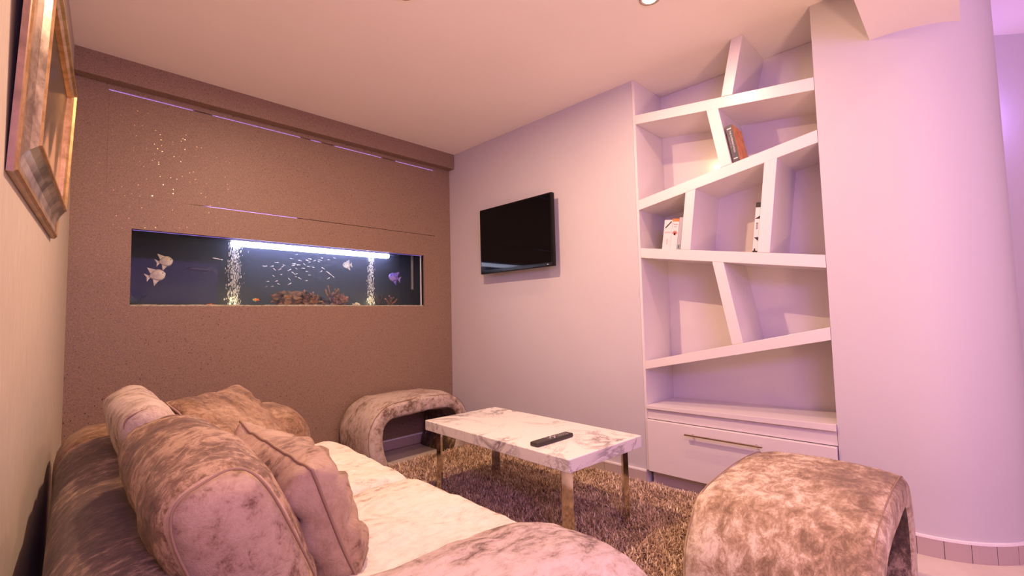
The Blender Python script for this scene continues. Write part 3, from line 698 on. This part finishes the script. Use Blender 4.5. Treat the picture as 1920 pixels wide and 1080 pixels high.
# ------------------------------------------------------------------ stools
def stool(label, loc, L, D, Hh, mat, rz=0.0, seed=0):
    t = thing('stool', label, 'stool', loc, rz, 'arch stools'); del t['group']
    th = .125; hl = L / 2 - th / 2; top = Hh - th / 2; rc = .17
    path = [(-hl + .055, .002), (-hl + .035, .05), (-hl + .015, .11), (-hl + .003, .17)]
    for i in range(0, 11):
        a_ = math.pi / 2 * i / 10; path.append((-hl + rc - rc * math.cos(a_), top - rc + rc * math.sin(a_)))
    m_ = 8; half = path[:]
    for i in range(1, m_): path.append((-hl + rc + (2 * hl - 2 * rc) * i / m_, top + .010 * math.sin(math.pi * i / m_)))
    path += [(-p[0], p[1]) for p in half[::-1]]
    P = [Vector((p[0], 0, p[1])) for p in path]; n_ = len(P); K = 40; V = []; edge = {0: [], 1: [], 2: [], 3: []}
    for i, p in enumerate(P):
        tg = (P[min(i + 1, n_ - 1)] - P[max(i - 1, 0)]).normalized(); nr = Vector((-tg.z, 0, tg.x))
        if i in (0, n_ - 1): nr = Vector((-1 if i == 0 else 1, 0, 0))
        for k_ in range(K):
            a_ = 2 * math.pi * k_ / K; c, s_ = math.cos(a_), math.sin(a_); ex = .38
            u_ = math.copysign(abs(c) ** ex, c) * th / 2; w_ = math.copysign(abs(s_) ** (.40), s_) * D / 2
            q = p + nr * u_ + Vector((0, w_, 0)); q += nr * (.010 * fbm(q, 6, seed) + .006 * (1 - (2 * w_ / D) ** 2) * (1 if c > 0 else 0))
            if i == 0 or i == n_ - 1: q.z = .002
            V.append(q)
        for e_, (su, sw) in enumerate(((1, -1), (1, 1), (-1, -1), (-1, 1))):
            edge[e_].append(p + nr * su * (th / 2 - .010) + Vector((0, sw * (D / 2 - .016), 0)))
    F = [(i * K + k_, i * K + (k_ + 1) % K, (i + 1) * K + (k_ + 1) % K, (i + 1) * K + k_) for i in range(n_ - 1) for k_ in range(K)]
    F += [tuple(range(K)), tuple((n_ - 1) * K + k_ for k_ in range(K))[::-1]]
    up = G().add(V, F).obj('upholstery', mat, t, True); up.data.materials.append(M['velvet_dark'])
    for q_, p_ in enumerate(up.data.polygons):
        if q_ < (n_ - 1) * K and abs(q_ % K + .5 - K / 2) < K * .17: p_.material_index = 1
    for e_ in (0, 1):
        G().tube(edge[e_], .0022, 6).obj('piping', M['piping'], t, True)
    return t
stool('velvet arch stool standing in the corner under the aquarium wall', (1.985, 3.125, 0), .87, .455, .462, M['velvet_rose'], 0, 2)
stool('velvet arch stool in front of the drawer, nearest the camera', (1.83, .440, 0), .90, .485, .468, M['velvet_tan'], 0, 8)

# ------------------------------------------------------------------ sofa
sofa = thing('sofa', 'long crushed velvet sofa with rounded arms along the left wall', 'sofa', (.012, 1.6, 0), math.radians(-2.0))
def soften(seed, amp=.006, sc=5, crown=0.0, ax=2):
    def fn(q, H):
        c = 1.0
        for i in range(3):
            if i != ax: c *= max(0, 1 - (q[i] / H[i]) ** 2)
        d = fbm(q, sc, seed) * amp + crown * c * (1 if q[ax] > 0 else -.3)
        r_ = q.copy(); r_[ax] += d * 1.0; return r_
    return fn
def sp(name, c, h, r, mat, seed=0, amp=.006, sc=5, crown=0, ax=2, n=22, fn2=None, parent=sofa):
    V, F = rbox(*h, r, n, soften(seed, amp, sc, crown, ax))
    if fn2: V = [fn2(v) for v in V]
    V = [v + Vector(c) for v in V]; return G().add(V, F).obj(name, mat, parent, True)
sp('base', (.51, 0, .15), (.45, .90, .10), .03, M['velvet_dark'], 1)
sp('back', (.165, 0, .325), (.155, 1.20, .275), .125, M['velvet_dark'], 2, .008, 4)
def arm(cy, seed, mat, hx=.435, cx=.440):
    # rounded block, its front end curls over and down
    def f2(v):
        v = v.copy()
        if v.x > .15:                                     # front nose drops and narrows gently
            k_ = (v.x - .15) / .36; v.z -= .05 * k_ * k_ * (1 if v.z > 0 else 0)
        return v
    return sp('armrest', (cx, cy, .330), (hx, .205, .290), .14, mat, seed, .010, 4, .012, 2, 26, f2)
arm(-.99, 21, M['velvet_rose']); arm(1.015, 22, M['velvet_gold'], .480, .485)
for sy_ in (-1, 1):
    def f2(v, s_=sy_):
        v = v.copy()
        cr = .012 * math.exp(-((v.x * .8 + v.y * .5 - .12) / .03) ** 2) * (1 if v.z > 0 else 0)
        cr2 = .010 * math.exp(-((v.x * .5 - v.y * .6 + .18) / .025) ** 2) * (1 if v.z > 0 else 0)
        v.z -= cr + cr2; return v
    sp('seat_cushion', (.66, sy_ * .398 + .012, .355), (.375, .396, .085), .065, M['velvet_lit'], 30 + sy_, .012, 5, .022, 2, 28, f2)
for x_, y_ in ((.12, -1.12), (.12, 1.12), (.88, -1.12), (.88, 1.12)):
    G().tube([(x_, y_, 0), (x_, y_, .04)], .025, 14).obj('foot', M['steel'], sofa)

# ------------------------------------------------------------------ back cushions (loose)
def back_cushion(label, y, ln, mat, seed, x=.325, z=.60, lean=24, h=.205, th=.115, dz=0):
    t = thing('cushion', label, 'cushion', (x, y, z), math.radians(-2.0), None)
    Mr = Matrix.Rotation(math.radians(-lean), 4, 'Y')
    def fn(q, H):
        c = max(0, 1 - (q.y / H[1]) ** 4) * max(0, 1 - (q.z / H[2]) ** 2)
        r_ = q.copy(); r_.x += math.copysign(.030 * c, q.x) * min(1, abs(q.x) / .03) + .010 * fbm(q, 5, seed)
        r_.z += .014 * fbm(q, 4, seed + 5) + (.02 * (1 - (q.y / H[1]) ** 2) if q.z > 0 else 0); return r_
    V, F = rbox(th, ln / 2, h, min(.085, th * .92), 24, fn); G().add([Mr @ v for v in V], F).obj('cover', mat, t, True)
    for s_ in (-1, 1):
        loop = []; hx_, hz_, rr_ = th + .004, h + .004, .085
        for k_ in range(49):
            a_ = 2 * math.pi * k_ / 48; c, sn = math.cos(a_), math.sin(a_)
            loop.append(Mr @ Vector((math.copysign(abs(c) ** .55, c) * (hx_ - .012), s_ * (ln / 2 - .022), math.copysign(abs(sn) ** .55, sn) * (hz_ - .012))))
        G().tube(loop, .0026, 6, False).obj('piping', M['piping'], t, True)
    return t
back_cushion('big brown velvet back cushion on the near half of the sofa', 1.30, .74, M['velvet_cushion'], 40, x=.295, z=.59, h=.195, th=.088)
back_cushion('pale rose velvet back cushion on the far half of the sofa', 2.08, .66, M['velvet_rose'], 44, x=.29, z=.612, h=.185, th=.058)

# ------------------------------------------------------------------ throw pillows
def pillow(label, A, B, Cc, D, th, mat, seed, pull=.06, wr=.008, sgn=1):
    A, B, Cc, D = [Vector(p) for p in (A, B, Cc, D)]; cen = (A + B + Cc + D) / 4
    nrm = ((Cc - A).cross(D - B)).normalized() * sgn
    t = thing('pillow', label, 'pillow', cen); n_ = 30; V = []; F = []; rim = []
    def pos(u, v_, side):
        uu = u * (1 - pull * (1 - v_ * v_)); vv = v_ * (1 - pull * (1 - u * u))
        p = (A * (1 - uu) * (1 - vv) + B * (1 + uu) * (1 - vv) + Cc * (1 + uu) * (1 + vv) + D * (1 - uu) * (1 + vv)) / 4 - cen
        p += (B - A).normalized() * .014 * noise.noise((v_ * 3.5, u * 2, seed)) + (D - A).normalized() * .014 * noise.noise((u * 3.5, v_ * 2, seed + 9))
        prof = (max(0, 1 - u ** 4) * max(0, 1 - v_ ** 4)) ** .5
        e_ = max(abs(u), abs(v_)); along = (v_ if abs(u) > abs(v_) else u); gather = (math.sin(along * 17 + seed + 4 * noise.noise((along * 2.5, seed, 0))) * .6 + noise.noise((along * 9, seed * 3, e_ * 2)) * .9) * wr * max(0, (e_ - .45)) * (1 - e_) * 6
        wrk = fbm(p, 7, seed + side) * wr * 1.6 * prof
        return p + nrm * side * (th / 2 * prof + gather + wrk * (1 if prof > 0 else 0))
    for side in (1, -1):
        k0 = len(V)
        for i in range(n_ + 1):
            for j in range(n_ + 1): V.append(pos(math.sin((i / n_ - .5) * math.pi), math.sin((j / n_ - .5) * math.pi), side))
        for i in range(n_):
            for j in range(n_):
                q = (k0 + i * (n_ + 1) + j, k0 + (i + 1) * (n_ + 1) + j, k0 + (i + 1) * (n_ + 1) + j + 1, k0 + i * (n_ + 1) + j + 1)
                F.append(q if side > 0 else q[::-1])
    g = G().add(V, F); o = g.obj('cover', mat, t, True)
    bm = bmesh.new(); bm.from_mesh(o.data); bmesh.ops.remove_doubles(bm, verts=bm.verts, dist=.0006); bmesh.ops.recalc_face_normals(bm, faces=bm.faces); bm.to_mesh(o.data); bm.free()
    for k_ in range(81):
        s_ = k_ / 20.0; e_ = int(s_) % 4; f_ = (s_ - int(s_)) * 2 - 1
        u, v_ = [(f_, -1), (1, f_), (-f_, 1), (-1, -f_)][e_]; rim.append(pos(u, v_, 1))
    G().tube(rim, .004, 6, False).obj('piping', M['piping'], t, True)
    return t
pillow('golden brown velvet pillow tilted against the far armrest', (.50, 1.84, .50), (.82, 2.19, .475), (.655, 2.44, .745), (.33, 2.11, .75), .115, M['velvet_gold'], 60, wr=.010)
pillow('tan velvet pillow with a gathered edge in front of the big back cushion', (.50, 1.50, .44), (.53, 1.03, .43), (.415, 1.02, .72), (.385, 1.40, .765), .19, M['velvet_soft'], 70, wr=.022)
